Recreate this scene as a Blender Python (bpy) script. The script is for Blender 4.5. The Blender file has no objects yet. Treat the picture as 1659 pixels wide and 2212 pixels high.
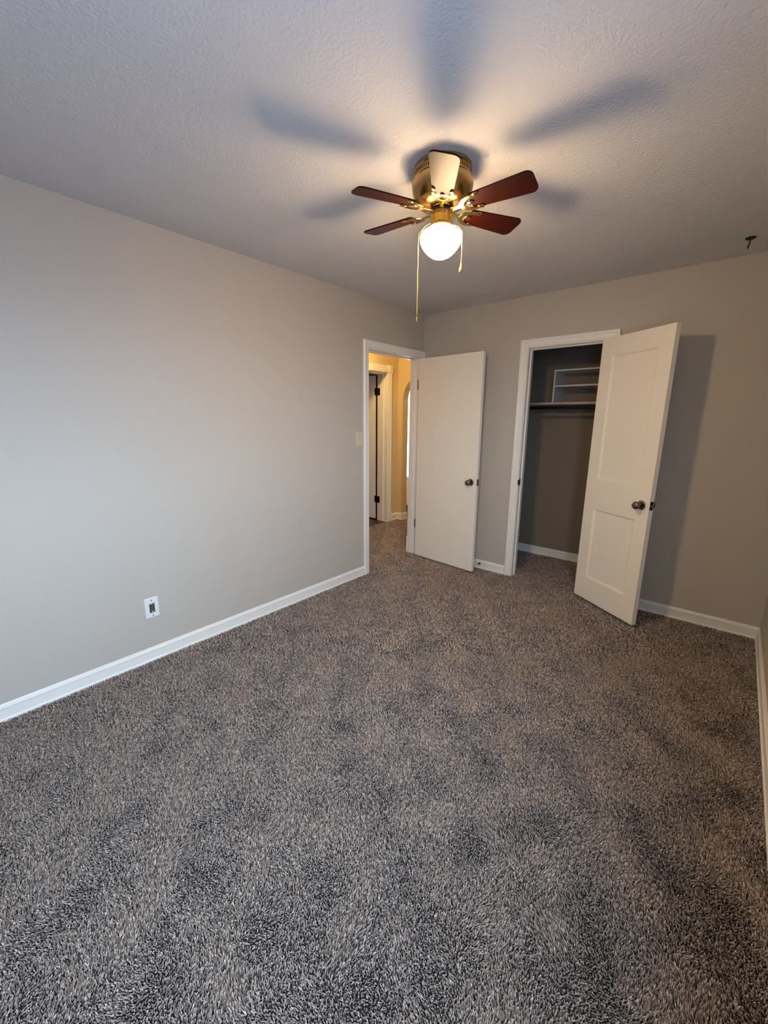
import bpy, bmesh, math, random
import numpy as np
from mathutils import Vector, Matrix

random.seed(7)
rng = np.random.default_rng(11)
PI = math.pi
scene = bpy.context.scene
COL = scene.collection

# ------------------------------------------------------------------ camera, sky, exposure
H = 2.44                       # ceiling height
W = 2.835                      # room width
REAR = -4.10                   # wall behind the camera
CAM_POS = Vector((2.53636, -3.59171, 1.44602))
YAW, PITCH, ROLL = -0.7032971, 0.22298526, 0.00643806
FPX = 889.0735
fw = Vector((math.sin(YAW) * math.cos(PITCH), math.cos(YAW) * math.cos(PITCH), -math.sin(PITCH)))
rt0 = fw.cross(Vector((0, 0, 1))).normalized()
up0 = rt0.cross(fw)
RT = math.cos(ROLL) * rt0 + math.sin(ROLL) * up0
UP = -math.sin(ROLL) * rt0 + math.cos(ROLL) * up0
cam_data = bpy.data.cameras.new('camera')
cam_data.sensor_fit = 'VERTICAL'
cam_data.sensor_height = 36.0
cam_data.sensor_width = 27.0
cam_data.lens = 36.0 * FPX / 2212.0
cam_data.clip_start = 0.02
cam = bpy.data.objects.new('camera', cam_data)
COL.objects.link(cam)
cam.matrix_world = Matrix(((RT.x, UP.x, -fw.x, CAM_POS.x), (RT.y, UP.y, -fw.y, CAM_POS.y),
                           (RT.z, UP.z, -fw.z, CAM_POS.z), (0, 0, 0, 1)))
scene.camera = cam

scene.view_settings.view_transform = 'Standard'
scene.view_settings.look = 'None'
scene.view_settings.gamma = 1.0
scene.view_settings.use_curve_mapping = False
scene.view_settings.exposure = 0.0

SKY_STRENGTH = 40.0
SKY_COLOR = (0.48, 0.70, 1.0)
GLOBE_STRENGTH = 290.0
GLOBE_COLOR = (1.0, 0.715, 0.415)

HALL_COLOR = (1.0, 0.67, 0.25)
LIVING_WINDOW = 9.0
# the bedroom window (out of frame, in the right-hand wall beside the camera)
WIN_Y0, WIN_Y1, WIN_Z0, WIN_Z1 = -4.00, -2.92, 0.85, 2.05

world = bpy.data.worlds.new('overcast_sky')
scene.world = world
world.use_nodes = True
wn = world.node_tree
wn.nodes.clear()
w_out = wn.nodes.new('ShaderNodeOutputWorld')
w_bg = wn.nodes.new('ShaderNodeBackground')
w_tc = wn.nodes.new('ShaderNodeTexCoord')
w_sep = wn.nodes.new('ShaderNodeSeparateXYZ')
w_ramp = wn.nodes.new('ShaderNodeValToRGB')
w_map = wn.nodes.new('ShaderNodeMapRange')
w_map.inputs['From Min'].default_value = -1
w_map.inputs['From Max'].default_value = 1
wn.links.new(w_tc.outputs['Generated'], w_sep.inputs[0])
wn.links.new(w_sep.outputs['Z'], w_map.inputs['Value'])
wn.links.new(w_map.outputs[0], w_ramp.inputs[0])
cr = w_ramp.color_ramp
cr.elements[0].position = 0.44
cr.elements[0].color = (0.08, 0.15, 0.28, 1)
cr.elements[1].position = 0.52
cr.elements[1].color = (*SKY_COLOR, 1)
wn.links.new(w_ramp.outputs[0], w_bg.inputs['Color'])
w_bg.inputs['Strength'].default_value = SKY_STRENGTH
wn.links.new(w_bg.outputs[0], w_out.inputs[0])

pl = bpy.data.lights.new('window_portal', 'AREA')
pl.shape = 'RECTANGLE'
pl.size = WIN_Z1 - WIN_Z0
pl.size_y = WIN_Y1 - WIN_Y0
pl.cycles.is_portal = True
po = bpy.data.objects.new('window_portal', pl)
COL.objects.link(po)
po.location = (W + 0.06, (WIN_Y0 + WIN_Y1) / 2, (WIN_Z0 + WIN_Z1) / 2)
po.rotation_euler = (0, PI / 2, 0)          # faces -x, into the room

# ------------------------------------------------------------------ materials
MATS = {}


def srgb(r, g, b):
    def f(c):
        c = c / 255.0
        return c / 12.92 if c <= 0.04045 else ((c + 0.055) / 1.055) ** 2.4
    return (f(r), f(g), f(b))


def mat(name, color, rough=0.5, metal=0.0, bump=0.0, bscale=80.0, var=0.0, vscale=4.0, spec=0.5, coat=0.0, detail=4.0):
    m = bpy.data.materials.new(name)
    m.use_nodes = True
    nt = m.node_tree
    b = nt.nodes['Principled BSDF']
    b.inputs['Base Color'].default_value = (*color, 1)
    b.inputs['Roughness'].default_value = rough
    b.inputs['Metallic'].default_value = metal
    b.inputs['Specular IOR Level'].default_value = spec
    b.inputs['Coat Weight'].default_value = coat
    tc = nt.nodes.new('ShaderNodeTexCoord')
    if var > 0:
        n = nt.nodes.new('ShaderNodeTexNoise')
        n.inputs['Scale'].default_value = vscale
        n.inputs['Detail'].default_value = 5
        mx = nt.nodes.new('ShaderNodeMix')
        mx.data_type = 'RGBA'
        mx.inputs['A'].default_value = (*[c * (1 - var) for c in color], 1)
        mx.inputs['B'].default_value = (*[min(1, c * (1 + var)) for c in color], 1)
        nt.links.new(tc.outputs['Object'], n.inputs['Vector'])
        nt.links.new(n.outputs['Fac'], mx.inputs['Factor'])
        nt.links.new(mx.outputs['Result'], b.inputs['Base Color'])
    if bump > 0:
        n2 = nt.nodes.new('ShaderNodeTexNoise')
        n2.inputs['Scale'].default_value = bscale
        n2.inputs['Detail'].default_value = detail
        bp = nt.nodes.new('ShaderNodeBump')
        bp.inputs['Strength'].default_value = 1.0
        bp.inputs['Distance'].default_value = bump
        nt.links.new(tc.outputs['Object'], n2.inputs['Vector'])
        nt.links.new(n2.outputs['Fac'], bp.inputs['Height'])
        nt.links.new(bp.outputs[0], b.inputs['Normal'])
    MATS[name] = m
    return m


M_WALL = mat('greige_wall_paint', srgb(188, 178, 164), 0.62, bump=0.0006, bscale=140, var=0.015, vscale=2.5, spec=0.35)
M_CEIL = mat('textured_ceiling_paint', srgb(217, 213, 212), 0.85, bump=0.0042, bscale=95, var=0.02, vscale=6, spec=0.2, detail=6)
M_TRIM = mat('white_trim_paint', srgb(236, 230, 218), 0.32, bump=0.0003, bscale=60, spec=0.5)
M_DOOR = mat('white_door_paint', srgb(243, 232, 212), 0.38, bump=0.0003, bscale=70, var=0.01, spec=0.5)
M_HALL = mat('tan_hall_paint', srgb(214, 190, 140), 0.6, bump=0.0006, bscale=120, spec=0.3)
M_HALLTRIM = mat('cream_hall_trim', srgb(236, 226, 206), 0.4, bump=0.0003, bscale=60)
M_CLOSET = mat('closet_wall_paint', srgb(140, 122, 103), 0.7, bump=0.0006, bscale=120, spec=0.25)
M_CLOSET_SHADE = mat('closet_shade_tone', srgb(92, 79, 66), 0.7, bump=0.0006, bscale=120, spec=0.25)  # closet shade painted into the colour of its sides and ceiling
M_BACKING = mat('carpet_backing', srgb(40, 32, 27), 0.95, bump=0.002, bscale=300, spec=0.1)
M_WOODFLOOR = mat('dark_wood_floor', srgb(74, 34, 24), 0.35, var=0.25, vscale=9)
M_MELAMINE = mat('white_melamine', srgb(216, 212, 210), 0.45)
M_SHELF = mat('painted_shelf_board', srgb(186, 172, 158), 0.5, var=0.03)
M_ROD = mat('worn_dark_rod', srgb(36, 28, 24), 0.3, metal=0.6, var=0.6, vscale=30)
M_NICKEL = mat('aged_nickel', srgb(128, 116, 106), 0.24, metal=1.0)
M_BRONZE = mat('dark_bronze', srgb(48, 38, 30), 0.38, metal=0.85)
M_BRASS = mat('antique_brass', srgb(186, 152, 96), 0.27, metal=1.0, bump=0.0002, bscale=300)
M_BRASSP = mat('polished_brass', srgb(226, 186, 92), 0.14, metal=1.0)
M_DARK = mat('vent_shadow_black', srgb(14, 10, 8), 0.7)
M_BLADE = mat('cherry_blade_veneer', srgb(44, 7, 2), 0.5, var=0.3, vscale=14, spec=0.14, coat=0.0)
M_KNOBWOOD = mat('light_wood_pull', srgb(186, 140, 84), 0.4, var=0.15, vscale=60)
M_PLATE = mat('white_plastic_plate', srgb(226, 224, 218), 0.35)
M_IVORY = mat('ivory_plastic_plate', srgb(206, 194, 166), 0.4)
M_BLACK = mat('black_iron', srgb(16, 13, 12), 0.45, metal=0.3)
M_BOX = mat('dark_outlet_device', srgb(78, 70, 62), 0.5, var=0.3, vscale=80)
M_RUBBER = mat('white_rubber_tip', srgb(228, 222, 212), 0.6)
M_BRICK = None


def brick_material():
    m = bpy.data.materials.new('pink_brick')
    m.use_nodes = True
    nt = m.node_tree
    b = nt.nodes['Principled BSDF']
    b.inputs['Roughness'].default_value = 0.9
    tc = nt.nodes.new('ShaderNodeTexCoord')
    br = nt.nodes.new('ShaderNodeTexBrick')
    br.inputs['Color1'].default_value = (*srgb(212, 160, 130), 1)
    br.inputs['Color2'].default_value = (*srgb(196, 140, 112), 1)
    br.inputs['Mortar'].default_value = (*srgb(216, 200, 184), 1)
    br.inputs['Scale'].default_value = 5
    mp = nt.nodes.new('ShaderNodeMapping')
    mp.inputs['Rotation'].default_value = (PI / 2, 0, 0)
    nt.links.new(tc.outputs['Object'], mp.inputs[0])
    nt.links.new(mp.outputs[0], br.inputs['Vector'])
    nt.links.new(br.outputs['Color'], b.inputs['Base Color'])
    return m


M_BRICK = brick_material()


def emit(name, color, strength):
    m = bpy.data.materials.new(name)
    m.use_nodes = True
    nt = m.node_tree
    nt.nodes.clear()
    o = nt.nodes.new('ShaderNodeOutputMaterial')
    e = nt.nodes.new('ShaderNodeEmission')
    e.inputs['Color'].default_value = (*color, 1)
    e.inputs['Strength'].default_value = strength
    nt.links.new(e.outputs[0], o.inputs[0])
    return m


def globe_material():
    # frosted glass shade of a lit lamp: emission dimmest at the belt, shaped to hold down light on the ceiling
    m = emit('lit_frosted_globe', GLOBE_COLOR, GLOBE_STRENGTH)
    nt = m.node_tree
    e = [n for n in nt.nodes if n.type == 'EMISSION'][0]
    tc = nt.nodes.new('ShaderNodeTexCoord')
    sp = nt.nodes.new('ShaderNodeSeparateXYZ')
    mr = nt.nodes.new('ShaderNodeMapRange')
    mr.inputs['From Min'].default_value = -0.300
    mr.inputs['From Max'].default_value = -0.220
    rp = nt.nodes.new('ShaderNodeValToRGB')
    el = rp.color_ramp.elements
    el[0].position, el[0].color = 0.0, (1, 1, 1, 1)
    el[1].position, el[1].color = 1.0, (0.52, 0.52, 0.52, 1)
    for ps, v in ((0.50, 0.12), (0.76, 0.12)):
        x = rp.color_ramp.elements.new(ps)
        x.color = (v, v, v, 1)
    mu = nt.nodes.new('ShaderNodeMath')
    mu.operation = 'MULTIPLY'
    mu.inputs[1].default_value = GLOBE_STRENGTH
    nt.links.new(tc.outputs['Object'], sp.inputs[0])
    nt.links.new(sp.outputs['Z'], mr.inputs['Value'])
    nt.links.new(mr.outputs[0], rp.inputs[0])
    nt.links.new(rp.outputs[0], mu.inputs[0])
    nt.links.new(mu.outputs[0], e.inputs['Strength'])
    return m


M_GLOBE = globe_material()
M_LIVINGSKY = emit('bright_daylit_window', (1.0, 0.97, 0.93), LIVING_WINDOW)
M_HALLLAMP = emit('lit_hall_lamp_glass', HALL_COLOR, 205.0)


def glass_material():
    m = bpy.data.materials.new('clear_window_glass')
    m.use_nodes = True
    nt = m.node_tree
    nt.nodes.clear()
    o = nt.nodes.new('ShaderNodeOutputMaterial')
    t = nt.nodes.new('ShaderNodeBsdfTransparent')
    g = nt.nodes.new('ShaderNodeBsdfGlossy')
    g.inputs['Roughness'].default_value = 0.02
    mx = nt.nodes.new('ShaderNodeMixShader')
    mx.inputs[0].default_value = 0.06
    nt.links.new(t.outputs[0], mx.inputs[1])
    nt.links.new(g.outputs[0], mx.inputs[2])
    nt.links.new(mx.outputs[0], o.inputs[0])
    return m


M_GLASS = glass_material()


def carpet_material():
    m = bpy.data.materials.new('speckled_brown_carpet_yarn')
    m.use_nodes = True
    nt = m.node_tree
    b = nt.nodes['Principled BSDF']
    b.inputs['Roughness'].default_value = 0.95
    b.inputs['Specular IOR Level'].default_value = 0.1
    b.inputs['Sheen Weight'].default_value = 0.15
    b.inputs['Sheen Roughness'].default_value = 0.6
    a = nt.nodes.new('ShaderNodeAttribute')
    a.attribute_name = 'yarn'
    r = nt.nodes.new('ShaderNodeValToRGB')
    e = r.color_ramp.elements
    e[0].position = 0.0
    e[0].color = (*srgb(70, 55, 46), 1)
    e[1].position = 1.0
    e[1].color = (*srgb(222, 202, 184), 1)
    x = r.color_ramp.elements.new(0.22)
    x.color = (*srgb(124, 106, 92), 1)
    x = r.color_ramp.elements.new(0.6)
    x.color = (*srgb(168, 149, 134), 1)
    nt.links.new(a.outputs['Fac'], r.inputs[0])
    nt.links.new(r.outputs[0], b.inputs['Base Color'])
    return m


M_CARPET = carpet_material()

# ------------------------------------------------------------------ builders


def add_box(bm, x0, x1, y0, y1, z0, z1, mi=0):
    vs = [bm.verts.new((x, y, z)) for x in (x0, x1) for y in (y0, y1) for z in (z0, z1)]
    for q in ((0, 1, 3, 2), (4, 6, 7, 5), (0, 4, 5, 1), (2, 3, 7, 6), (0, 2, 6, 4), (1, 5, 7, 3)):
        f = bm.faces.new([vs[i] for i in q])
        f.material_index = mi
    return vs


def add_lathe(bm, prof, seg=48, axis='Z', origin=(0, 0, 0), ripple=None, mi=0):
    """prof: list of (r, h); revolved about an axis through origin."""
    o = Vector(origin)
    rings = []
    for r, h in prof:
        if r < 1e-6:
            p = {'Z': Vector((0, 0, h)), 'X': Vector((h, 0, 0)), 'Y': Vector((0, h, 0))}[axis]
            rings.append([bm.verts.new(o + p)])
        else:
            ring = []
            for k in range(seg):
                a = 2 * PI * k / seg
                rr = r * (1 + ripple[1] * math.cos(ripple[0] * a)) if ripple else r
                c, s = rr * math.cos(a), rr * math.sin(a)
                p = {'Z': Vector((c, s, h)), 'X': Vector((h, c, s)), 'Y': Vector((c, h, s))}[axis]
                ring.append(bm.verts.new(o + p))
            rings.append(ring)
    for a, b in zip(rings[:-1], rings[1:]):
        if len(a) == 1 and len(b) == 1:
            continue
        for k in range(seg):
            k2 = (k + 1) % seg
            if len(a) == 1:
                f = bm.faces.new((a[0], b[k], b[k2]))
            elif len(b) == 1:
                f = bm.faces.new((a[k], b[0], a[k2]))
            else:
                f = bm.faces.new((a[k], b[k], b[k2], a[k2]))
            f.material_index = mi
    return rings


def add_tube(bm, pts, rad, seg=8, caps=True):
    pts = [Vector(p) for p in pts]
    rads = rad if isinstance(rad, (list, tuple)) else [rad] * len(pts)
    rings = []
    for i, p in enumerate(pts):
        t = (pts[min(i + 1, len(pts) - 1)] - pts[max(i - 1, 0)]).normalized()
        u = t.cross(Vector((0, 0, 1)) if abs(t.z) < 0.9 else Vector((1, 0, 0))).normalized()
        v = t.cross(u)
        rings.append([bm.verts.new(p + rads[i] * (math.cos(2 * PI * k / seg) * u + math.sin(2 * PI * k / seg) * v)) for k in range(seg)])
    for a, b in zip(rings[:-1], rings[1:]):
        for k in range(seg):
            bm.faces.new((a[k], a[(k + 1) % seg], b[(k + 1) % seg], b[k]))
    if caps:
        bm.faces.new(rings[0][::-1])
        bm.faces.new(rings[-1])


def add_sweep(bm, prof, path, normal_out, closed_caps=True):
    """prof: (across, out) pairs. path: list of (point, across_direction). out = normal_out. Mitred by the given across vectors."""
    n = Vector(normal_out)
    rings = []
    for p, ac in path:
        rings.append([bm.verts.new(Vector(p) + Vector(ac) * a + n * t) for a, t in prof])
    m = len(prof)
    for A, B in zip(rings[:-1], rings[1:]):
        for k in range(m):
            k2 = (k + 1) % m
            bm.faces.new((A[k], A[k2], B[k2], B[k]))
    bm.faces.new(rings[0][::-1])
    bm.faces.new(rings[-1])


def add_prism(bm, outline, z0, z1):
    a = [bm.verts.new((x, y, z0)) for x, y in outline]
    b = [bm.verts.new((x, y, z1)) for x, y in outline]
    n = len(outline)
    bm.faces.new(a[::-1])
    bm.faces.new(b)
    for k in range(n):
        bm.faces.new((a[k], a[(k + 1) % n], b[(k + 1) % n], b[k]))


def obj(name, bm, mats, parent=None, smooth=False, bevel=0.0, loc=None, rot=None):
    bmesh.ops.recalc_face_normals(bm, faces=bm.faces[:])
    me = bpy.data.meshes.new(name)
    bm.to_mesh(me)
    bm.free()
    for m in (mats if isinstance(mats, (list, tuple)) else [mats]):
        me.materials.append(m)
    if smooth:
        me.polygons.foreach_set('use_smooth', [True] * len(me.polygons))
        if smooth != 'all':
            try:
                me.set_sharp_from_angle(angle=math.radians(35))
            except Exception:
                pass
    o = bpy.data.objects.new(name, me)
    COL.objects.link(o)
    if loc is not None:
        o.location = loc
    if rot is not None:
        o.rotation_euler = rot
    if parent is not None:
        o.parent = parent
    if bevel > 0:
        md = o.modifiers.new('bevel', 'BEVEL')
        md.width = bevel
        md.segments = 2
        md.limit_method = 'ANGLE'
        md.angle_limit = math.radians(40)
    return o


def tag(o, label=None, cat=None, group=None, kind=None):
    if label:
        o['label'] = label
    if cat:
        o['category'] = cat
    if group:
        o['group'] = group
    if kind:
        o['kind'] = kind
    return o


def empty(name, loc=(0, 0, 0), rotz=0.0, label=None, cat=None, group=None, kind=None):
    o = bpy.data.objects.new(name, None)
    COL.objects.link(o)
    o.location = loc
    o.rotation_euler = (0, 0, rotz)
    o.empty_display_size = 0.05
    return tag(o, label, cat, group, kind)


def struct(o, label, cat):
    return tag(o, label, cat, kind='structure')


# ------------------------------------------------------------------ room shell
FZ = -0.010          # floor slab; the carpet pile rises from here to about z = 0
D1_Y0, D1_Y1, D_TOP = -0.822, -0.066, 2.03        # bedroom doorway in the left wall
C_X0, C_X1 = 1.080, 1.692                          # closet doorway in the back wall
WT = 0.108                                          # wall thickness

bm = bmesh.new()
add_box(bm, -1.17, W + 0.15, REAR - 0.15, 1.23, FZ - 0.05, FZ)
struct(obj('floor', bm, M_BACKING), 'brown carpeted floor running from the bedroom into hall and closet', 'floor')

bm = bmesh.new()
add_box(bm, -3.2, W + 0.15, REAR - 0.15, 1.23, H, H + 0.06)
struct(obj('ceiling', bm, M_CEIL), 'off white stippled ceiling above the fan', 'ceiling')

bm = bmesh.new()
e = 0.014
add_box(bm, -WT, 0, REAR - 0.15, D1_Y0 - e, FZ, H)
add_box(bm, -WT, 0, D1_Y1 + e, 1.06, FZ, H)
add_box(bm, -WT, 0, D1_Y0 - e, D1_Y1 + e, D_TOP + e, H)
struct(obj('wall_left', bm, M_WALL), 'long greige wall on the left with the outlet and the bedroom doorway', 'wall')

bm = bmesh.new()
add_box(bm, 0, C_X0 - e, 0, WT, FZ, H)
add_box(bm, C_X1 + e, W + 0.14, 0, WT, FZ, H)
add_box(bm, C_X0 - e, C_X1 + e, 0, WT, D_TOP + e, H)
struct(obj('wall_back', bm, M_WALL), 'greige far wall around the closet doorway', 'wall')

bm = bmesh.new()
add_box(bm, W, W + 0.14, WIN_Y1, 0, FZ, H)
add_box(bm, W, W + 0.14, REAR - 0.15, WIN_Y0, FZ, H)
add_box(bm, W, W + 0.14, WIN_Y0, WIN_Y1, FZ, WIN_Z0)
add_box(bm, W, W + 0.14, WIN_Y0, WIN_Y1, WIN_Z1, H)
struct(obj('wall_right', bm, M_WALL), 'greige wall along the right edge of the picture', 'wall')

bm = bmesh.new()
add_box(bm, 0, W, REAR - 0.15, REAR, FZ, H)
struct(obj('wall_rear', bm, M_WALL), 'greige wall behind the camera', 'wall')

# window behind the camera
bm = bmesh.new()
fwid = 0.05
for (y0, y1, z0, z1) in ((WIN_Y0, WIN_Y1, WIN_Z0, WIN_Z0 + fwid), (WIN_Y0, WIN_Y1, WIN_Z1 - fwid, WIN_Z1),
                         (WIN_Y0, WIN_Y0 + fwid, WIN_Z0 + fwid, WIN_Z1 - fwid), (WIN_Y1 - fwid, WIN_Y1, WIN_Z0 + fwid, WIN_Z1 - fwid),
                         (WIN_Y0 + fwid, WIN_Y1 - fwid, (WIN_Z0 + WIN_Z1) / 2 - 0.02, (WIN_Z0 + WIN_Z1) / 2 + 0.02)):
    add_box(bm, W + 0.075, W + 0.115, y0, y1, z0, z1)
win = struct(obj('window_1', bm, M_TRIM), 'white sash window beside the camera', 'window')
bm = bmesh.new()
add_box(bm, W + 0.093, W + 0.097, WIN_Y0 + fwid, WIN_Y1 - fwid, WIN_Z0 + fwid, WIN_Z1 - fwid)
obj('pane', bm, M_GLASS, win)

# closet interior
CL_X0, CL_X1, CL_Y = 0.56, 2.20, 0.83
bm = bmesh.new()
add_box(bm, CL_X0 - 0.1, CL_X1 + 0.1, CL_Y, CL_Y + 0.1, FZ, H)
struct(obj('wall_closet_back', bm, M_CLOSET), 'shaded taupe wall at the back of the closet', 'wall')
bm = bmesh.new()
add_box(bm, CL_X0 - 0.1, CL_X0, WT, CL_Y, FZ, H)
struct(obj('wall_closet_left', bm, M_CLOSET_SHADE), 'side wall inside the closet on its left, shade put into its colour', 'wall')
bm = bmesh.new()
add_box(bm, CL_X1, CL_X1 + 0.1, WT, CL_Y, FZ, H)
struct(obj('wall_closet_right', bm, M_CLOSET_SHADE), 'side wall inside the closet behind its open door', 'wall')

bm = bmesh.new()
add_box(bm, CL_X0, CL_X1, WT, CL_Y, 2.40, H)  # lowered ceiling added to darken the closet
struct(obj('ceiling_closet_shade', bm, M_CLOSET_SHADE), 'added lowered ceiling inside the closet, shade put into its colour', 'ceiling')

# baseboards ---------------------------------------------------------------
BB = [(0.0, FZ), (0.0155, FZ), (0.0155, 0.004), (0.0105, 0.0105), (0.0105, 0.056), (0.0125, 0.060), (0.0115, 0.067),
      (0.0075, 0.071), (0.0055, 0.078), (0.003, 0.082), (0.0, 0.082)]


def baseboard(name, a, b, out, label, mat_=None, cut_a=0.0, cut_b=0.0, prof=BB, scale=1.0):
    """a, b: floor points on the wall; out: unit normal into the room; cut: mitre (1 inner corner, 0 square)."""
    bm = bmesh.new()
    a, b, n = Vector((*a, 0)), Vector((*b, 0)), Vector((*out, 0))
    t = (b - a).normalized()
    rings = []
    for p, s in ((a, cut_a), (b, -cut_b)):
        rings.append([bm.verts.new(p + n * o_ * scale + t * (s * o_ * scale) + Vector((0, 0, z * (scale if z > 0 else 1)))) for o_, z in prof])
    m = len(prof)
    for k in range(m):
        bm.faces.new((rings[0][k], rings[0][(k + 1) % m], rings[1][(k + 1) % m], rings[1][k]))
    bm.faces.new(rings[0][::-1])
    bm.faces.new(rings[1])
    return struct(obj(name, bm, mat_ or M_TRIM), label, 'baseboard')


baseboard('baseboard_left', (0, REAR), (0, -0.893), (1, 0), 'white baseboard running along the long left wall below the outlet')
baseboard('baseboard_back_1', (0.0, 0), (1.013, 0), (0, -1), 'short white baseboard between the bedroom door and closet casing')
baseboard('baseboard_back_2', (1.757, 0), (W, 0), (0, -1), 'white baseboard behind the open closet door to the right corner', cut_b=1)
baseboard('baseboard_right', (W, 0), (W, REAR), (-1, 0), 'white baseboard along the right edge of the carpet', cut_a=1)
baseboard('baseboard_closet', (CL_X0, CL_Y), (CL_X1, CL_Y), (0, -1), 'white baseboard at the back of the closet')

# door casings --------------------------------------------------------------
CAS = [(0.0, 0.0), (0.0, 0.010), (0.004, 0.0125), (0.010, 0.0125), (0.013, 0.0145), (0.040, 0.0165), (0.047, 0.0205),
       (0.060, 0.0205), (0.065, 0.016), (0.065, 0.0)]


def doorway_trim(name, label, P0, along, up, out, width, top, jamb_depth, stop_at, mat_=None, prof=CAS, reveal=0.005, right_w=None):
    """Casing (mitred, three legs), jamb lining and stop strip round an opening. P0: lower corner of the opening on the wall plane."""
    m_ = mat_ or M_TRIM
    root = empty(name, P0)
    struct(root, label, 'door trim')
    P0, al, upv, n = Vector(P0), Vector(along), Vector(up), Vector(out)
    base = FZ
    bm = bmesh.new()
    L = Vector((0, 0, 0))
    r = reveal
    a0 = -al * r
    path = [(a0 + upv * base, -al), (a0 + upv * (top + r), -al + upv), (al * (width + r) + upv * (top + r), al + upv), (al * (width + r) + upv * base, al)]
    add_sweep(bm, prof, path, n)
    obj('casing', bm, m_, root)
    bm = bmesh.new()
    jt = 0.014

    def slab(a_lo, a_hi, u_lo, u_hi, d_lo, d_hi):
        vs = []
        for a in (a_lo, a_hi):
            for u in (u_lo, u_hi):
                for d in (d_lo, d_hi):
                    vs.append(bm.verts.new(al * a + upv * u - n * d))
        for q in ((0, 1, 3, 2), (4, 6, 7, 5), (0, 4, 5, 1), (2, 3, 7, 6), (0, 2, 6, 4), (1, 5, 7, 3)):
            bm.faces.new([vs[i] for i in q])
    slab(-jt, 0, base, top + jt, 0.0, jamb_depth)
    slab(width, width + jt, base, top + jt, 0.0, jamb_depth)
    slab(0, width, top, top + jt, 0.0, jamb_depth)
    obj('jamb', bm, m_, root)
    bm = bmesh.new()
    s0, s1 = stop_at
    slab(0, 0.011, base, top, s0, s1)
    slab(width - 0.011, width, base, top, s0, s1)
    slab(0.011, width - 0.011, top - 0.011, top, s0, s1)
    obj('stop_strip', bm, m_, root)
    return root


t1 = doorway_trim('trim_1', 'white casing round the bedroom doorway that opens to the yellow hall',
                  (0, D1_Y0, 0), (0, 1, 0), (0, 0, 1), (1, 0, 0), D1_Y1 - D1_Y0, D_TOP, WT, (0.052, 0.09))
t2 = doorway_trim('trim_2', 'white casing round the open closet doorway',
                  (C_X0, 0, 0), (1, 0, 0), (0, 0, 1), (0, -1, 0), C_X1 - C_X0, D_TOP, WT, (0.042, 0.075))
bm = bmesh.new()
add_box(bm, 0.0, 0.0022, 0.010, 0.036, 0.862, 0.925)
add_box(bm, 0.0022, 0.0028, 0.017, 0.029, 0.882, 0.905)
add_box(bm, -0.004, 0.0022, -0.011, 0.010, 0.872, 0.915)
obj('strike_plate', bm, M_BRONZE, t2)
# casing on the hall side of the bedroom doorway, with a plinth block
bm = bmesh.new()
add_box(bm, -WT - 0.012, -WT, D1_Y1 + 0.006, D1_Y1 + 0.085, 0.17, 2.10)
add_box(bm, -WT - 0.017, -WT, D1_Y1 - 0.002, D1_Y1 + 0.09, FZ, 0.17)
struct(obj('trim_3', bm, M_TRIM, bevel=0.002), 'white casing edge with plinth on the hall side of the bedroom doorway', 'door trim')

# ------------------------------------------------------------------ hall beyond the doorway
HX = -1.165
HJ = 0.822       # right jamb of the far doorway
HY0 = 0.06
bm = bmesh.new()
add_box(bm, HX - 0.17, HX, HJ + 0.012, 1.23, FZ, H)
add_box(bm, HX - 0.17, HX, -1.6, HY0, FZ, H)
add_box(bm, HX - 0.17, HX, HY0, HJ + 0.012, 2.045, H)
struct(obj('wall_hall_left', bm, M_HALL), 'tan hall wall around the white far door', 'wall')
bm = bmesh.new()
add_box(bm, HX, -WT, -1.7, -1.6, FZ, H)
struct(obj('wall_hall_near', bm, M_HALL), 'tan wall closing the near end of the hall', 'wall')
# end wall with the arch
AX0, AR, ASP = -1.078, 0.33, 1.70
AX1 = AX0 + 2 * AR
bm = bmesh.new()
outl = [(HX, FZ), (AX0, FZ), (AX0, ASP)]
for k in range(1, 24):
    a = PI - PI * k / 24
    outl.append((AX0 + AR + AR * math.cos(a), ASP + AR * math.sin(a)))
outl += [(AX1, ASP), (AX1, FZ), (-WT + 0.0, FZ), (-WT, H), (HX, H)]
fa = [bm.verts.new((x, 1.06, z)) for x, z in outl]
fb = [bm.verts.new((x, 1.182, z)) for x, z in outl]
n_ = len(outl)
bm.faces.new(fa)
bm.faces.new(fb[::-1])
for k in range(n_):
    bm.faces.new((fa[k], fb[k], fb[(k + 1) % n_], fa[(k + 1) % n_]))
o = obj('wall_hall_end', bm, M_HALL)
struct(o, 'tan wall with a round arch at the end of the hall', 'wall')

baseboard('baseboard_hall_1', (HX, 0.915), (HX, 1.06), (1, 0), 'cream baseboard beside the far hall door', M_HALLTRIM, 0, 1, scale=1.2)
baseboard('baseboard_hall_2', (HX, 1.06), (AX0, 1.06), (0, -1), 'short cream baseboard beside the arch', M_HALLTRIM, 1, -1, scale=1.2)
baseboard('baseboard_hall_3', (AX0, 1.06), (AX0, 1.182), (1, 0), 'cream baseboard wrapping into the arch', M_HALLTRIM, -1, 0, scale=1.2)

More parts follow.
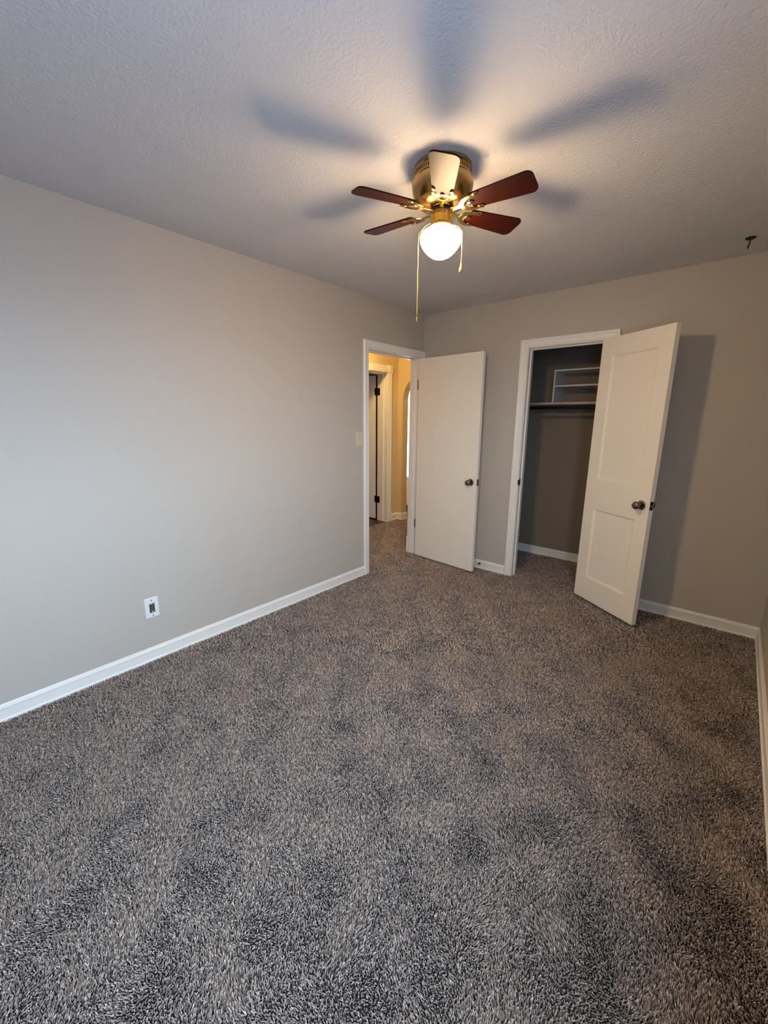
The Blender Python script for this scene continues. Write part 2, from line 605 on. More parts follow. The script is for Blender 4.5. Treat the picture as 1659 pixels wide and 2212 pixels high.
# far doorway: fluted casing with rosette corner block and plinth
tr = empty('trim_4', (HX, HJ, 0))
struct(tr, 'cream fluted casing with rosette corner block round the far hall door', 'door trim')
FL = [(0.0, 0.0), (0.0, 0.016), (0.008, 0.019), (0.016, 0.019), (0.020, 0.0165), (0.026, 0.0165), (0.030, 0.019), (0.038, 0.019), (0.042, 0.0165),
      (0.048, 0.0165), (0.052, 0.019), (0.060, 0.019), (0.064, 0.0165), (0.070, 0.0165), (0.074, 0.019), (0.082, 0.018), (0.086, 0.0165), (0.086, 0.0)]
bm = bmesh.new()
add_sweep(bm, FL, [((0, 0, 0.16), (0, 1, 0)), ((0, 0, 2.045), (0, 1, 0))], (1, 0, 0))
obj('side_casing', bm, M_HALLTRIM, tr)
bm = bmesh.new()
add_sweep(bm, FL, [((0, HY0 - HJ, 2.045), (0, 0, 1)), ((0, -0.004, 2.045), (0, 0, 1))], (1, 0, 0))
obj('head_casing', bm, M_HALLTRIM, tr)
bm = bmesh.new()
add_box(bm, 0, 0.024, -0.004, 0.092, 2.042, 2.140)
add_lathe(bm, [(0.036, 0.024), (0.036, 0.029), (0.030, 0.031), (0.026, 0.026), (0.014, 0.026), (0.010, 0.031), (0.0, 0.033)], 24, 'X', (0, 0.044, 2.091))
obj('rosette_block', bm, M_HALLTRIM, tr, smooth=True)
bm = bmesh.new()
add_box(bm, 0, 0.026, -0.002, 0.092, FZ, 0.140)
add_box(bm, 0, 0.024, -0.001, 0.090, 0.140, 0.150)
add_box(bm, 0, 0.021, 0.0, 0.088, 0.150, 0.162)
obj('plinth_block', bm, M_HALLTRIM, tr, bevel=0.003)
bm = bmesh.new()
add_box(bm, -0.172, 0.0004, 0, 0.0118, FZ, 2.0448)
add_box(bm, -0.172, 0.0004, HY0 - HJ, 0.0, 2.033, 2.0448)
add_box(bm, -0.085, -0.06, -0.012, 0.0, FZ, 2.033)
add_box(bm, -0.085, -0.06, HY0 - HJ, -0.012, 2.022, 2.033)
obj('jamb', bm, M_HALLTRIM, tr)

# far door, swung open into the dark room behind
d3 = empty('door_3', (HX - 0.178, HJ - 0.001, 0))
struct(d3, 'white far door with dark hinges standing open beyond the hall', 'door')
bm = bmesh.new()
add_box(bm, -0.76, -0.0245, 0.002, 0.038, 0.012, 2.02)
obj('door_panel', bm, M_DOOR, d3, bevel=0.002)
for hz in (1.805, 0.305):
    bm = bmesh.new()
    add_box(bm, -0.045, 0.004, -0.0005, 0.004, hz - 0.048, hz + 0.048)
    add_box(bm, 0.008, 0.052, -0.003, -0.0005, hz - 0.048, hz + 0.048)
    add_lathe(bm, [(0.0, hz - 0.052), (0.006, hz - 0.052), (0.006, hz + 0.052), (0.0, hz + 0.052)], 12, 'Z', (0.004, -0.004, 0))
    obj('hinge', bm, M_BRONZE, d3)
bm = bmesh.new()
add_box(bm, -0.024, 0.004, 0.0015, 0.034, FZ + 0.012, 2.02)  # dark strip standing in for the shaded gap between jamb and door
obj('dark_gap_strip', bm, M_BRONZE, d3)

bm = bmesh.new()
add_box(bm, -3.2, HX - 0.0, -1.7, 1.23, FZ - 0.05, -0.003)
bm2 = bmesh.new()
add_box(bm2, -3.2, HX - 0.002, -0.3, 0.95, FZ - 0.05, -0.004)
bm.free()
struct(obj('floor_dark_wood', bm2, M_WOODFLOOR), 'dark reddish wood floor beyond the hall door', 'floor')
bm = bmesh.new()
add_box(bm, -3.3, -3.2, -0.4, 1.05, FZ, H)
add_box(bm, -3.2, HX - 0.17, 0.95, 1.05, FZ, H)
add_box(bm, -3.2, HX - 0.17, -0.4, -0.3, FZ, H)
struct(obj('wall_far_room', bm, M_WALL), 'walls of the dim room behind the far hall door', 'wall')

# living room glimpsed through the arch
LY = 2.0
bm = bmesh.new()
add_box(bm, -3.3, 0.6, LY, LY + 0.12, FZ, 0.47)
o = struct(obj('wall_living_brick', bm, M_BRICK), 'pinkish brick half wall glimpsed through the arch', 'wall')
bm = bmesh.new()
add_box(bm, -3.3, -1.25, LY + 0.02, LY + 0.12, 0.49, 2.3)
w2 = struct(obj('window_2', bm, M_LIVINGSKY), 'blinding white daylit window glimpsed through the arch', 'window')
bm = bmesh.new()
add_box(bm, -3.3, 0.6, LY - 0.03, LY + 0.12, 0.47, 0.49)
obj('sill', bm, M_TRIM, w2)
bm = bmesh.new()
add_box(bm, -3.3, 0.6, 1.23, LY + 0.12, FZ - 0.05, FZ)
struct(obj('floor_living', bm, M_BACKING), 'carpeted floor of the bright room past the arch', 'floor')
bm = bmesh.new()
add_box(bm, -3.3, 0.6, 1.23, LY + 0.12, H, H + 0.06)
struct(obj('ceiling_living', bm, M_CEIL), 'white ceiling of the bright room past the arch', 'ceiling')
bm = bmesh.new()
add_box(bm, -3.4, -3.3, 1.05, LY + 0.12, FZ, H)
add_box(bm, 0.6, 0.7, 1.06, LY + 0.12, FZ, H)
add_box(bm, -3.3, -1.25, LY, LY + 0.12, 2.3, H)
add_box(bm, -1.25, 0.6, LY, LY + 0.12, 0.47, H)
add_box(bm, -3.3, HX - 0.17, 1.05, 1.23, FZ, H)
add_box(bm, -WT, 0.6, 1.06, 1.23, FZ, H)
struct(obj('wall_living', bm, M_WALL), 'pale walls of the bright room past the arch', 'wall')

# hall ceiling lamp (above the sight line)
hl = empty('hall_ceiling_lamp', (-0.82, -0.02, H), label='lit flush dome lamp on the hall ceiling, above the doorway view', cat='ceiling light')
bm = bmesh.new()
add_lathe(bm, [(0.0, 0.0), (0.10, 0.0), (0.105, -0.012), (0.095, -0.022), (0.0, -0.022)], 32)
obj('base', bm, M_BRASS, hl, smooth=True)
bm = bmesh.new()
add_lathe(bm, [(0.085, -0.022), (0.082, -0.045), (0.066, -0.070), (0.038, -0.085), (0.0, -0.090)], 32)
obj('lamp_shade', bm, M_HALLLAMP, hl, smooth=True)

# ------------------------------------------------------------------ carpet pile


def carpet_pile():
    regs = [(0.004, W - 0.004, REAR, -0.004), (-WT - 0.005, 0.004, D1_Y0 + 0.003, D1_Y1 - 0.003),
            (HX + 0.004, -WT - 0.002, -0.95, 1.05), (AX0 + 0.01, AX1 - 0.01, 1.05, 1.23),
            (C_X0 + 0.003, C_X1 - 0.003, -0.004, WT), (CL_X0 + 0.1, 1.75, WT, CL_Y - 0.012)]
    groups = []
    for sp, near, far in ((0.0045, 0.3, 1.95), (0.0056, 1.95, 2.6), (0.0075, 2.6, 9.0)):
        P = []
        for x0, x1, y0, y1 in regs:
            nx, ny = int((x1 - x0) / sp), int((y1 - y0) / sp)
            gx, gy = np.meshgrid(np.arange(nx), np.arange(ny))
            x = x0 + (gx + 0.5 + 0.5 * (gy % 2) + rng.uniform(-0.48, 0.48, gx.shape)) * sp
            y = y0 + (gy + 0.5 + rng.uniform(-0.48, 0.48, gx.shape)) * sp
            P.append(np.stack([x.ravel(), y.ravel()], 1))
        P = np.concatenate(P)
        # only the floor in front of the camera, with a margin to each side of the view
        d = np.concatenate([P, np.zeros((len(P), 1))], 1) - np.array(CAM_POS)
        zc = d @ np.array(fw)
        u = FPX * (d @ np.array(RT)) / np.maximum(zc, 0.05)
        v = -FPX * (d @ np.array(UP)) / np.maximum(zc, 0.05)
        ok = (zc > near) & (zc <= far) & (np.abs(u) < 830 + 110) & (v < 1106 + 90)
        P = P[ok]
        groups.append((P, np.full(len(P), sp)))
    P = np.concatenate([g[0] for g in groups])
    spc = np.concatenate([g[1] for g in groups])
    n = len(P)

    def field(seed, wl0, wl1, k=14):
        r = np.random.default_rng(seed)
        out = np.zeros(n)
        for _ in range(k):
            wl = r.uniform(wl0, wl1)
            a = r.uniform(0, 2 * PI)
            out += np.sin((P[:, 0] * math.cos(a) + P[:, 1] * math.sin(a)) * 2 * PI / wl + r.uniform(0, 6.28))
        return out / math.sqrt(k / 2)
    lean_a = rng.uniform(0, 2 * PI, n)
    lean = rng.uniform(0.05, 0.6, n)
    bx = 0.26 * field(1, 0.12, 0.5) + 0.10 * field(5, 0.025, 0.06)
    by = 0.26 * field(2, 0.12, 0.5) + 0.10 * field(6, 0.025, 0.06)
    hgt = rng.uniform(0.0080, 0.0130, n) * (1 + 0.07 * field(3, 0.1, 0.5) + 0.07 * field(7, 0.012, 0.03))
    dx = (np.cos(lean_a) * lean + bx) * hgt
    dy = (np.sin(lean_a) * lean + by) * hgt
    rad = spc * rng.uniform(0.36, 0.52, n)
    yarn = np.clip(rng.normal(0.52, 0.20, n) + 0.10 * field(8, 0.012, 0.03) - (rng.random(n) < 0.12) * 0.35, 0, 1)
    S = 3
    rot = rng.uniform(0, 2 * PI, n)
    V = np.zeros((n, 2 * S + 1, 3), np.float32)
    for k in range(S):
        a = rot + 2 * PI * k / S
        V[:, k, 0] = P[:, 0] + np.cos(a) * rad * 0.9
        V[:, k, 1] = P[:, 1] + np.sin(a) * rad * 0.9
        V[:, k, 2] = FZ
        V[:, S + k, 0] = P[:, 0] + np.cos(a + 0.7) * rad + dx * 0.65
        V[:, S + k, 1] = P[:, 1] + np.sin(a + 0.7) * rad + dy * 0.65
        V[:, S + k, 2] = FZ + hgt * 0.72
    V[:, 2 * S, 0] = P[:, 0] + dx
    V[:, 2 * S, 1] = P[:, 1] + dy
    V[:, 2 * S, 2] = FZ + hgt
    quads = np.array([(k, (k + 1) % S, S + (k + 1) % S, S + k) for k in range(S)], np.int32)
    tris = np.array([(S + k, S + (k + 1) % S, 2 * S) for k in range(S)], np.int32)
    off = (np.arange(n, dtype=np.int32) * (2 * S + 1))[:, None]
    lv = np.concatenate([(quads.ravel()[None] + off), (tris.ravel()[None] + off)], 1).ravel()
    per = np.concatenate([np.full(S, 4), np.full(S, 3)])
    tot = np.tile(per, n).astype(np.int32)
    start = np.concatenate([[0], np.cumsum(tot)[:-1]]).astype(np.int32)
    me = bpy.data.meshes.new('carpet_pile')
    me.vertices.add(n * (2 * S + 1))
    me.vertices.foreach_set('co', V.ravel())
    me.loops.add(len(lv))
    me.loops.foreach_set('vertex_index', lv)
    me.polygons.add(len(tot))
    me.polygons.foreach_set('loop_start', start)
    me.polygons.foreach_set('use_smooth', np.ones(len(tot), bool))
    me.update(calc_edges=True)
    at = me.attributes.new('yarn', 'FLOAT', 'POINT')
    at.data.foreach_set('value', np.repeat(yarn, 2 * S + 1).astype(np.float32))
    me.materials.append(M_CARPET)
    o = bpy.data.objects.new('carpet_pile', me)
    COL.objects.link(o)
    return tag(o, 'speckled brown and beige twist pile carpet covering the floor', 'carpet', kind='stuff')


carpet_pile()

# ------------------------------------------------------------------ doors


def knob_parts(root, x, z, y_face, sgn, child='door_knob'):
    """Round knob on a face at y_face, standing out by sgn along y (local)."""
    bm = bmesh.new()
    add_lathe(bm, [(0.0, 0.0), (0.031, 0.0), (0.0325, 0.003 * sgn), (0.030, 0.008 * sgn), (0.020, 0.012 * sgn), (0.0, 0.012 * sgn)], 32, 'Y', (0, 0, 0))
    r = obj('rosette', bm, M_NICKEL, root, smooth=True, loc=(x, y_face, z))
    bm = bmesh.new()
    pr = [(0.0, 0.010), (0.0125, 0.010), (0.0115, 0.024), (0.016, 0.029), (0.0235, 0.036), (0.0272, 0.045), (0.0262, 0.054), (0.021, 0.061), (0.012, 0.0645), (0.0, 0.0655)]
    add_lathe(bm, [(a, b * sgn) for a, b in pr], 32, 'Y', (0, 0, 0))
    obj(child, bm, M_NICKEL, root, smooth='all', loc=(x, y_face, z))


def latch(root, x_edge, yc, z):
    bm = bmesh.new()
    add_box(bm, x_edge - 0.001, x_edge + 0.0016, yc - 0.0125, yc + 0.0125, z - 0.029, z + 0.029)
    obj('latch_plate', bm, M_BRONZE, root)
    bm = bmesh.new()
    add_prism(bm, [(x_edge + 0.001, yc - 0.007), (x_edge + 0.011, yc - 0.002), (x_edge + 0.011, yc + 0.006), (x_edge + 0.001, yc + 0.007)], z - 0.008, z + 0.008)
    obj('latch_bolt', bm, M_NICKEL, root)


# bedroom door: flush slab; local x from the hinge edge to the free edge, local -y face is the one seen
A1 = math.radians(-5.0)
d1 = empty('door_1', (0.036, -0.127, 0), A1)
struct(d1, 'flush white bedroom door standing open against the far wall', 'door')
D1W, D1T = 0.728, 0.036
bm = bmesh.new()
add_box(bm, 0, D1W, 0, D1T, 0.012, 2.018)
obj('door_panel', bm, M_DOOR, d1, bevel=0.0018)
knob_parts(d1, D1W - 0.062, 0.875, 0.0, -1)
knob_parts(d1, D1W - 0.062, 0.875, D1T, 1)
latch(d1, D1W, D1T / 2, 0.878)
for hz in (1.777, 0.360):
    bm = bmesh.new()
    add_lathe(bm, [(0.0, -0.047), (0.0055, -0.047), (0.0055, 0.047), (0.0, 0.047)], 12, 'Z', (-0.007, 0.004, hz))
    add_box(bm, -0.006, 0.0004, 0.002, 0.030, hz - 0.044, hz + 0.044)
    obj('hinge', bm, M_BRONZE, d1)

# closet door: two recessed panels
A2 = math.radians(-33.9)
d2 = empty('door_2', (1.664, -0.069, 0), A2)
struct(d2, 'white two panel closet door swung wide open with round knob', 'door')
D2W, D2T, Z0, Z1 = 0.582, 0.036, 0.018, 2.028


def panel_door(bm, w, t, z0, z1, panels):
    """Slab with recessed flat panels (moulded edge) on both faces."""
    for face_y, s in ((0.0, 1), (t, -1)):
        xs = sorted({0, w, *[p[0] for p in panels], *[p[1] for p in panels]})
        zs = sorted({z0, z1, *[p[2] for p in panels], *[p[3] for p in panels]})

        def inside(xm, zm):
            return any(p[0] < xm < p[1] and p[2] < zm < p[3] for p in panels)
        for i in range(len(xs) - 1):
            for j in range(len(zs) - 1):
                if inside((xs[i] + xs[i + 1]) / 2, (zs[j] + zs[j + 1]) / 2):
                    continue
                vs = [bm.verts.new((x, face_y, z)) for x, z in ((xs[i], zs[j]), (xs[i + 1], zs[j]), (xs[i + 1], zs[j + 1]), (xs[i], zs[j + 1]))]
                bm.faces.new(vs)
        prof = [(0.0, 0.0), (0.002, 0.0025), (0.006, 0.003), (0.010, 0.0055), (0.012, 0.0095), (0.0135, 0.0105)]
        for (x0, x1, a, b) in panels:
            rings = []
            for ins, dep in prof:
                rings.append([bm.verts.new((x, face_y + s * dep, z)) for x, z in ((x0 + ins, a + ins), (x1 - ins, a + ins), (x1 - ins, b - ins), (x0 + ins, b - ins))])
            for A, B in zip(rings[:-1], rings[1:]):
                for k in range(4):
                    bm.faces.new((A[k], A[(k + 1) % 4], B[(k + 1) % 4], B[k]))
            bm.faces.new(rings[-1])
    for vs in (((0, 0, z0), (0, t, z0), (0, t, z1), (0, 0, z1)), ((w, 0, z0), (w, t, z0), (w, t, z1), (w, 0, z1)),
               ((0, 0, z0), (w, 0, z0), (w, t, z0), (0, t, z0)), ((0, 0, z1), (w, 0, z1), (w, t, z1), (0, t, z1))):
        bm.faces.new([bm.verts.new(v) for v in vs])
    bmesh.ops.remove_doubles(bm, verts=bm.verts[:], dist=1e-5)


bm = bmesh.new()
panel_door(bm, D2W, D2T, Z0, Z1, [(0.103, 0.482, 0.205, 0.771), (0.103, 0.482, 1.000, 1.906)])
obj('door_panel', bm, M_DOOR, d2)
knob_parts(d2, D2W - 0.060, 0.882, 0.0, -1)
knob_parts(d2, D2W - 0.060, 0.882, D2T, 1)
latch(d2, D2W, D2T / 2, 0.886)
for hz in (1.78, 0.26):
    bm = bmesh.new()
    add_lathe(bm, [(0.0, -0.045), (0.0055, -0.045), (0.0055, 0.045), (0.0, 0.045)], 12, 'Z', (-0.004, D2T + 0.004, hz))
    add_box(bm, -0.0018, 0.0004, 0.008, D2T, hz - 0.043, hz + 0.043)
    obj('hinge', bm, M_BRONZE, d2)

# spring door stop on the baseboard behind the bedroom door
ds = empty('door_stopper', (0.752, -0.0105, 0.046), label='small dark spring door stopper on the baseboard behind the bedroom door', cat='door stop')
bm = bmesh.new()
add_lathe(bm, [(0.0, 0.0), (0.011, 0.0), (0.010, -0.005), (0.005, -0.009), (0.0, -0.009)], 20, 'Y')
obj('base', bm, M_BRONZE, ds, smooth=True)
bm = bmesh.new()
pts = [(0.0048 * math.cos(k * 0.7), -0.007 - 0.052 * k / 80, 0.0048 * math.sin(k * 0.7)) for k in range(81)]
add_tube(bm, pts, 0.0016, 6)
obj('spring', bm, M_BRONZE, ds, smooth=True)
bm = bmesh.new()
add_lathe(bm, [(0.0, -0.056), (0.0075, -0.057), (0.0085, -0.064), (0.006, -0.070), (0.0, -0.071)], 16, 'Y')
obj('rubber_tip', bm, M_RUBBER, ds, smooth=True)

# ------------------------------------------------------------------ closet fittings
bm = bmesh.new()
add_box(bm, CL_X0 + 0.001, CL_X1 - 0.001, 0.51, CL_Y - 0.0005, 1.586, 1.607)
tag(obj('closet_shelf', bm, M_SHELF, bevel=0.002), 'long painted shelf board across the closet above the rod', 'shelf')

cr_ = empty('clothes_rod', (CL_X0, 0.485, 1.555), label='dark worn clothes rod under the closet shelf', cat='closet rod')
bm = bmesh.new()
add_tube(bm, [(0.012, 0, 0), (CL_X1 - CL_X0 - 0.012, 0, 0)], 0.0125, 20)
obj('rod', bm, M_ROD, cr_, smooth=True)
for xx, s in ((0.0005, 1), (CL_X1 - CL_X0 - 0.0005, -1)):
    bm = bmesh.new()
    add_lathe(bm, [(0.0, 0.0), (0.03, 0.0), (0.03, 0.006 * s), (0.021, 0.008 * s), (0.021, 0.02 * s), (0.0, 0.02 * s)], 24, 'X', (xx, 0, 0))
    obj('rod_socket', bm, M_ROD, cr_, smooth=True)

cu = empty('shelf_cubby', (1.129, 0.522, 1.607), label='white open two tier cubby unit standing on the closet shelf', cat='shelf unit')
CW, CD, CH, CT = 0.82, 0.300, 0.293, 0.013
for xx in (0.0, CW - CT):
    bm = bmesh.new()
    add_box(bm, xx, xx + CT, 0, CD, 0.0, CH - CT)
    obj('side_panel', bm, M_MELAMINE, cu, bevel=0.001)
bm = bmesh.new()
add_box(bm, 0, CW, 0, CD, CH - CT, CH)
obj('top_panel', bm, M_MELAMINE, cu, bevel=0.001)
bm = bmesh.new()
add_box(bm, CT, CW - CT, 0.0, CD, 0.140, 0.140 + CT)
obj('middle_shelf', bm, M_MELAMINE, cu, bevel=0.001)

# ------------------------------------------------------------------ wall plates
ol = empty('outlet_plate', (0, -2.751, 0.332), label='white wall plate with an open dark device hole, low on the left wall', cat='wall outlet')
pw, ph = 0.039, 0.0625
hw, hh = 0.0155, 0.0315
bm = bmesh.new()


def plate_ring(y0, y1, z0, z1, x):
    return [bm.verts.new((x, y, z)) for y, z in ((y0, z0), (y1, z0), (y1, z1), (y0, z1))]


r0 = plate_ring(-pw, pw, -ph, ph, 0.0)
r1 = plate_ring(-pw, pw, -ph, ph, 0.003)
r2 = plate_ring(-pw + 0.004, pw - 0.004, -ph + 0.004, ph - 0.004, 0.0065)
r3 = plate_ring(-hw, hw, -hh, hh, 0.0065)
r4 = plate_ring(-hw, hw, -hh, hh, 0.0005)
for A, B in ((r0, r1), (r1, r2), (r2, r3), (r3, r4)):
    for k in range(4):
        bm.faces.new((A[k], A[(k + 1) % 4], B[(k + 1) % 4], B[k]))
obj('cover', bm, M_PLATE, ol)
bm = bmesh.new()
add_box(bm, 0.0003, 0.0022, -hw, hw, -hh, hh)
add_box(bm, 0.0022, 0.0042, -0.010, 0.011, -0.016, 0.020)
add_box(bm, 0.0022, 0.005, -0.013, -0.009, -0.024, 0.006)
obj('device', bm, M_BOX, ol, bevel=0.0004)
for yy, za, zb2 in ((-0.010, hh - 0.008, hh - 0.0015), (0.0, hh - 0.009, hh - 0.0015), (0.010, hh - 0.007, hh - 0.0015), (0.002, -hh + 0.004, -hh + 0.008)):
    bm = bmesh.new()
    add_box(bm, 0.0022, 0.0054, yy - 0.0034, yy + 0.0034, za, zb2)
    obj('metal_tab', bm, M_PLATE, ol)
for zz in (0.048, -0.048):
    bm = bmesh.new()
    add_lathe(bm, [(0.0035, 0.0064), (0.0032, 0.0076), (0.0, 0.0080)], 14, 'X', (0, 0, zz))
    obj('screw', bm, M_NICKEL, ol, smooth=True)

sw = empty('light_switch', (0, -0.945, 1.271), label='ivory light switch plate on the left wall beside the doorway casing', cat='light switch')
bm = bmesh.new()
r0 = plate_ring(-pw, pw, -0.0615, 0.0615, 0.0)
r1 = plate_ring(-pw, pw, -0.0615, 0.0615, 0.004)
r2 = plate_ring(-pw + 0.0035, pw - 0.0035, -0.058, 0.058, 0.0065)
for A, B in ((r0, r1), (r1, r2)):
    for k in range(4):
        bm.faces.new((A[k], A[(k + 1) % 4], B[(k + 1) % 4], B[k]))
bm.faces.new(r2)
obj('plate', bm, M_IVORY, sw)
bm = bmesh.new()
add_box(bm, 0.006, 0.0072, -0.0055, 0.0055, -0.012, 0.012)
v8 = add_box(bm, 0.007, 0.019, -0.004, 0.004, 0.0, 0.009)
for v in v8:
    if v.co.x > 0.01:
        v.co.z += 0.006
obj('toggle', bm, M_IVORY, sw, bevel=0.0008)
for zz in (0.030, -0.030):
    bm = bmesh.new()
    add_lathe(bm, [(0.003, 0.0064), (0.0028, 0.0074), (0.0, 0.0078)], 14, 'X', (0, 0, zz))
    obj('screw', bm, M_IVORY, sw, smooth=True)

# ------------------------------------------------------------------ ceiling hook
hk = empty('ceiling_hook', (2.421, -0.318, H), label='black swag hook screwed into the ceiling near the far right corner', cat='hook')
bm = bmesh.new()
add_lathe(bm, [(0.0, 0.0), (0.024, 0.0), (0.024, -0.003), (0.019, -0.008), (0.006, -0.010), (0.0, -0.010)], 28)
obj('base_plate', bm, M_BLACK, hk, smooth=True)
bm = bmesh.new()
hp = [Vector((0, 0, -0.006)), Vector((-0.0005, 0.002, -0.018)), Vector((-0.0015, 0.006, -0.027)), Vector((-0.003, 0.009, -0.036)), Vector((-0.0042, 0.008, -0.045)),
      Vector((-0.0048, 0.002, -0.051)), Vector((-0.005, -0.005, -0.051)), Vector((-0.005, -0.011, -0.046)), Vector((-0.005, -0.013, -0.038))]
add_tube(bm, hp, [0.0045, 0.0042, 0.004, 0.004, 0.004, 0.004, 0.004, 0.0038, 0.003], 10)
obj('hook_arm', bm, M_BLACK, hk, smooth=True)

# ------------------------------------------------------------------ ceiling fan
FC = (1.460, -1.966, H)
fan = empty('ceiling_fan', FC, label='brass hugger ceiling fan with six cherry blades and a lit globe', cat='ceiling fan')
bm = bmesh.new()
add_lathe(bm, [(0.0, -0.0005), (0.112, -0.0005), (0.1165, -0.004), (0.1165, -0.016), (0.113, -0.019), (0.113, -0.020), (0.108, -0.021), (0.108, -0.043), (0.114, -0.044),
               (0.117, -0.048), (0.1225, -0.053), (0.1245, -0.062), (0.1240, -0.074), (0.1210, -0.090), (0.1150, -0.106), (0.1060, -0.121), (0.094, -0.133),
               (0.082, -0.139), (0.060, -0.141), (0.0, -0.141)], 96)
obj('motor_housing', bm, M_BRASS, fan, smooth=True)
bm = bmesh.new()
NS = 72
zt, zb_ = -0.0205, -0.0435
for k in range(NS):
    for half in range(2):
        a0 = 2 * PI * (k + 0.5 * half) / NS
        a1 = 2 * PI * (k + 0.5 * half + 0.5) / NS
        r = 0.1145 if half == 0 else 0.110
        for (za, zc_, rr, mi) in ((zt, zt - 0.005, 0.1145, 0), (zt - 0.005, zb_ + 0.004, r, 0 if half == 0 else 1), (zb_ + 0.004, zb_, 0.1145, 0)):
            vs = [bm.verts.new((rr * math.cos(a), rr * math.sin(a), z)) for a, z in ((a0, za), (a1, za), (a1, zc_), (a0, zc_))]
            f = bm.faces.new(vs)
            f.material_index = mi
obj('vent_band', bm, [M_BRASS, M_DARK], fan)
bm = bmesh.new()
add_lathe(bm, [(0.0, -0.141), (0.047, -0.141), (0.047, -0.146), (0.044, -0.148), (0.044, -0.158), (0.047, -0.160), (0.047, -0.164), (0.0, -0.164)], 48)
obj('flywheel', bm, M_BRONZE, fan, smooth=True)  # brass neck; its dark reflection is put into the bronze colour
bm = bmesh.new()
add_lathe(bm, [(0.0, -0.160), (0.040, -0.160), (0.043, -0.166), (0.042, -0.190), (0.043, -0.206), (0.047, -0.212), (0.047, -0.216), (0.0, -0.216)], 96, ripple=(16, 0.035))
obj('light_fitter', bm, M_BRASSP, fan, smooth='all')
bm = bmesh.new()
for k in range(28):
    a = 2 * PI * k / 28
    bmesh.ops.create_icosphere(bm, subdivisions=1, radius=0.0045, matrix=Matrix.Translation((0.047 * math.cos(a), 0.047 * math.sin(a), -0.2155)))
obj('beaded_rim', bm, M_BRASSP, fan, smooth='all')
bm = bmesh.new()
gp = [(0.043, -0.219), (0.050, -0.222), (0.062, -0.227), (0.074, -0.233), (0.0825, -0.240), (0.0868, -0.248), (0.0872, -0.257), (0.0845, -0.270), (0.0785, -0.284),
      (0.0690, -0.298), (0.0560, -0.311), (0.0415, -0.322), (0.0260, -0.3295), (0.0120, -0.333), (0.0, -0.334)]
add_lathe(bm, gp, 40)
obj('globe', bm, M_GLOBE, fan, smooth='all')

# blades
BZ = -0.152
PITCHB = math.radians(-12)


def blade_outline():
    r0, r1, w0, w1 = 0.128, 0.383, 0.041, 0.055
    pts = []
    cr0, cr1 = 0.012, 0.026

    def arc(cx, cy, r, a0, a1, k=6):
        return [(cx + r * math.cos(math.radians(a0 + (a1 - a0) * i / k)), cy + r * math.sin(math.radians(a0 + (a1 - a0) * i / k))) for i in range(k + 1)]
    pts += arc(r1 - cr1, w1 - cr1, cr1, 0, 90)[::1]
    pts += arc(r0 + cr0, w0 - cr0, cr0, 90, 180)
    pts += arc(r0 + cr0, -w0 + cr0, cr0, 180, 270)
    pts += arc(r1 - cr1, -w1 + cr1, cr1, 270, 360)
    return pts


def make_blade():
    bm = bmesh.new()
    add_prism(bm, blade_outline(), -0.003, 0.003)
    b = obj('blade', bm, M_BLADE, fan, bevel=0.0012, loc=(0, 0, BZ))
    # brass iron: arm, crescent fork, three leaf pads
    bm = bmesh.new()
    iz = -0.0065

    def ribbon(pts, half, z0, z1):
        """flat strip through pts (x, y) of varying half width"""
        up_, lo_ = [], []
        for i, (x, y) in enumerate(pts):
            xa, ya = pts[max(i - 1, 0)]
            xb, yb = pts[min(i + 1, len(pts) - 1)]
            L_ = math.hypot(xb - xa, yb - ya)
            nx_, ny_ = -(yb - ya) / L_, (xb - xa) / L_
            h_ = half[i]
            up_.append((x + nx_ * h_, y + ny_ * h_))
            lo_.append((x - nx_ * h_, y - ny_ * h_))
        add_prism(bm, up_ + lo_[::-1], z0, z1)
    ribbon([(0.040, 0.0), (0.055, 0.0), (0.075, 0.0), (0.092, 0.0)], [0.010, 0.008, 0.008, 0.012], iz - 0.004, iz)
    cres = [(0.150, -0.050), (0.128, -0.046), (0.108, -0.034), (0.096, -0.018), (0.092, 0.0), (0.096, 0.018), (0.108, 0.034), (0.128, 0.046), (0.150, 0.050)]
    cres = [(x, y * 0.72) for x, y in cres]
    ribbon(cres, [0.005, 0.007, 0.009, 0.010, 0.010, 0.010, 0.009, 0.007, 0.005], iz - 0.0045, iz - 0.0002)
    ir = obj('blade_iron', bm, M_BRASSP, b, bevel=0.001)
    for (x, y, ang) in ((0.160, 0.036, 15), (0.160, -0.036, -15), (0.128, 0.0, 0)):
        bm = bmesh.new()
        bmesh.ops.create_uvsphere(bm, u_segments=16, v_segments=8, radius=1.0)
        for v in bm.verts:
            v.co = Vector((v.co.x * 0.015, v.co.y * 0.009, v.co.z * 0.0035))
            c, s = math.cos(math.radians(ang)), math.sin(math.radians(ang))
            v.co = Vector((x + c * v.co.x - s * v.co.y, y + s * v.co.x + c * v.co.y, iz + v.co.z))
        obj('leaf_pad', bm, M_BRASSP, b, smooth='all')
    return b


def copy_tree(o, parent):
    c = o.copy()
    COL.objects.link(c)
    c.parent = parent
    for ch in list(o.children):
        k = ch.copy()
        COL.objects.link(k)
        k.parent = c
    return c


b0 = make_blade()
for k in range(6):
    b = b0 if k == 0 else copy_tree(b0, fan)
    ang = math.radians(-56 + 60 * k)
    b.matrix_basis = Matrix.Translation((0, 0, BZ)) @ Matrix.Rotation(ang, 4, 'Z') @ Matrix.Rotation(PITCHB, 4, 'X')

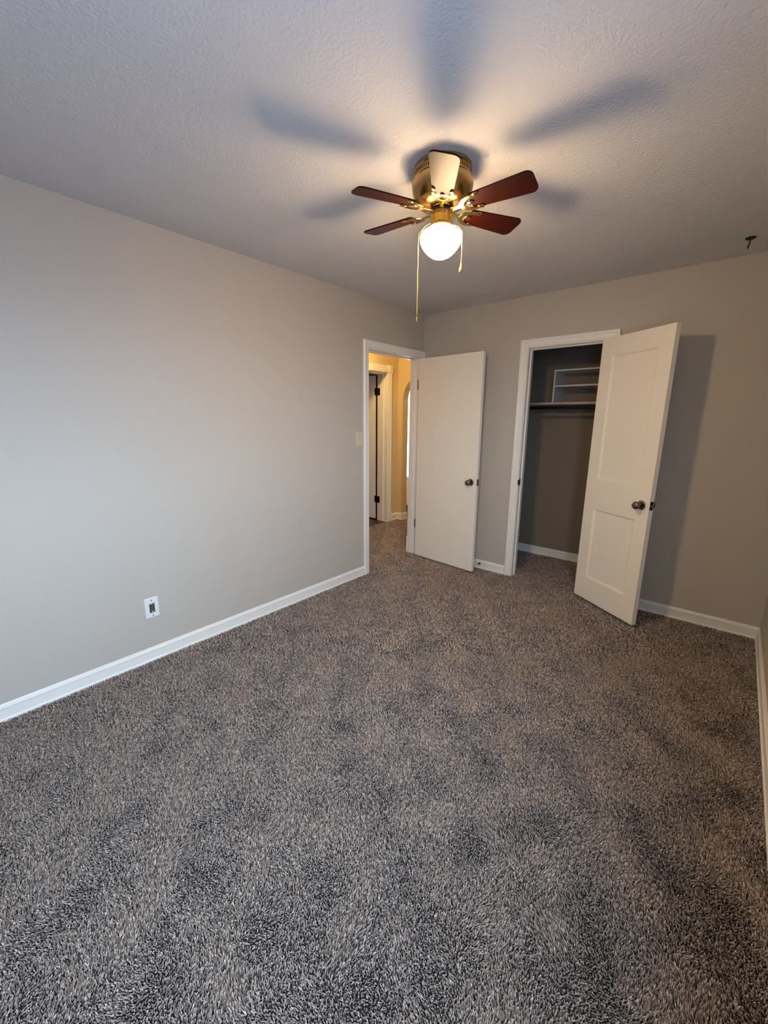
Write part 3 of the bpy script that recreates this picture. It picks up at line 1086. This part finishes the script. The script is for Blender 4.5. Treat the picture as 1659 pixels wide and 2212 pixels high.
# pull chains; R = to the right as the doorway side sees it, T = towards the room's near right corner
R_ = Vector((0.763, 0.647, 0))
T_ = Vector((0.647, -0.763, 0))


def chain(name, pts, end):
    root = bmesh.new()
    P_ = [Vector(p) for p in pts]
    step = 0.0042
    dist, acc = 0.0, 0.0
    beads = [P_[0]]
    for a, b in zip(P_[:-1], P_[1:]):
        L_ = (b - a).length
        while acc + step <= dist + L_:
            acc += step
            beads.append(a + (b - a) * ((acc - dist) / L_))
        dist += L_
    for q in beads:
        bmesh.ops.create_icosphere(root, subdivisions=1, radius=0.0013, matrix=Matrix.Translation(q))
    add_tube(root, P_, 0.0006, 5)
    return obj(name, root, M_BRASSP, fan, smooth='all')


c1 = chain('pull_chain', [-R_ * 0.046 + Vector((0, 0, -0.200)), -R_ * 0.070 + T_ * 0.01 + Vector((0, 0, -0.218)), -R_ * 0.0935 + T_ * 0.012 + Vector((0, 0, -0.244)),
                          -R_ * 0.0945 + T_ * 0.012 + Vector((0, 0, -0.272)), -R_ * 0.0945 + T_ * 0.012 + Vector((0, 0, -0.565))], None)
bm = bmesh.new()
add_lathe(bm, [(0.0, 0.0), (0.0022, -0.001), (0.0026, -0.006), (0.0018, -0.012), (0.0007, -0.018), (0.0, -0.019)], 12, 'Z', -R_ * 0.0945 + T_ * 0.012 + Vector((0, 0, -0.565)))
obj('chain_end', bm, M_BRASSP, c1, smooth='all')
q = R_ * 0.083 + T_ * 0.042
c2 = chain('pull_chain', [R_ * 0.046 + Vector((0, 0, -0.203)), q * 0.8 + Vector((0, 0, -0.224)), q + Vector((0, 0, -0.246)), q + Vector((0, 0, -0.268)), q + Vector((0, 0, -0.365))], None)
bm = bmesh.new()
add_lathe(bm, [(0.0, 0.0), (0.0022, -0.0005), (0.0030, -0.006), (0.0050, -0.014), (0.0072, -0.021), (0.0078, -0.027), (0.0062, -0.033), (0.003, -0.036), (0.0, -0.0365)], 20, 'Z',
          q + Vector((0, 0, -0.363)))
obj('pull_knob', bm, M_KNOBWOOD, c2, smooth='all')
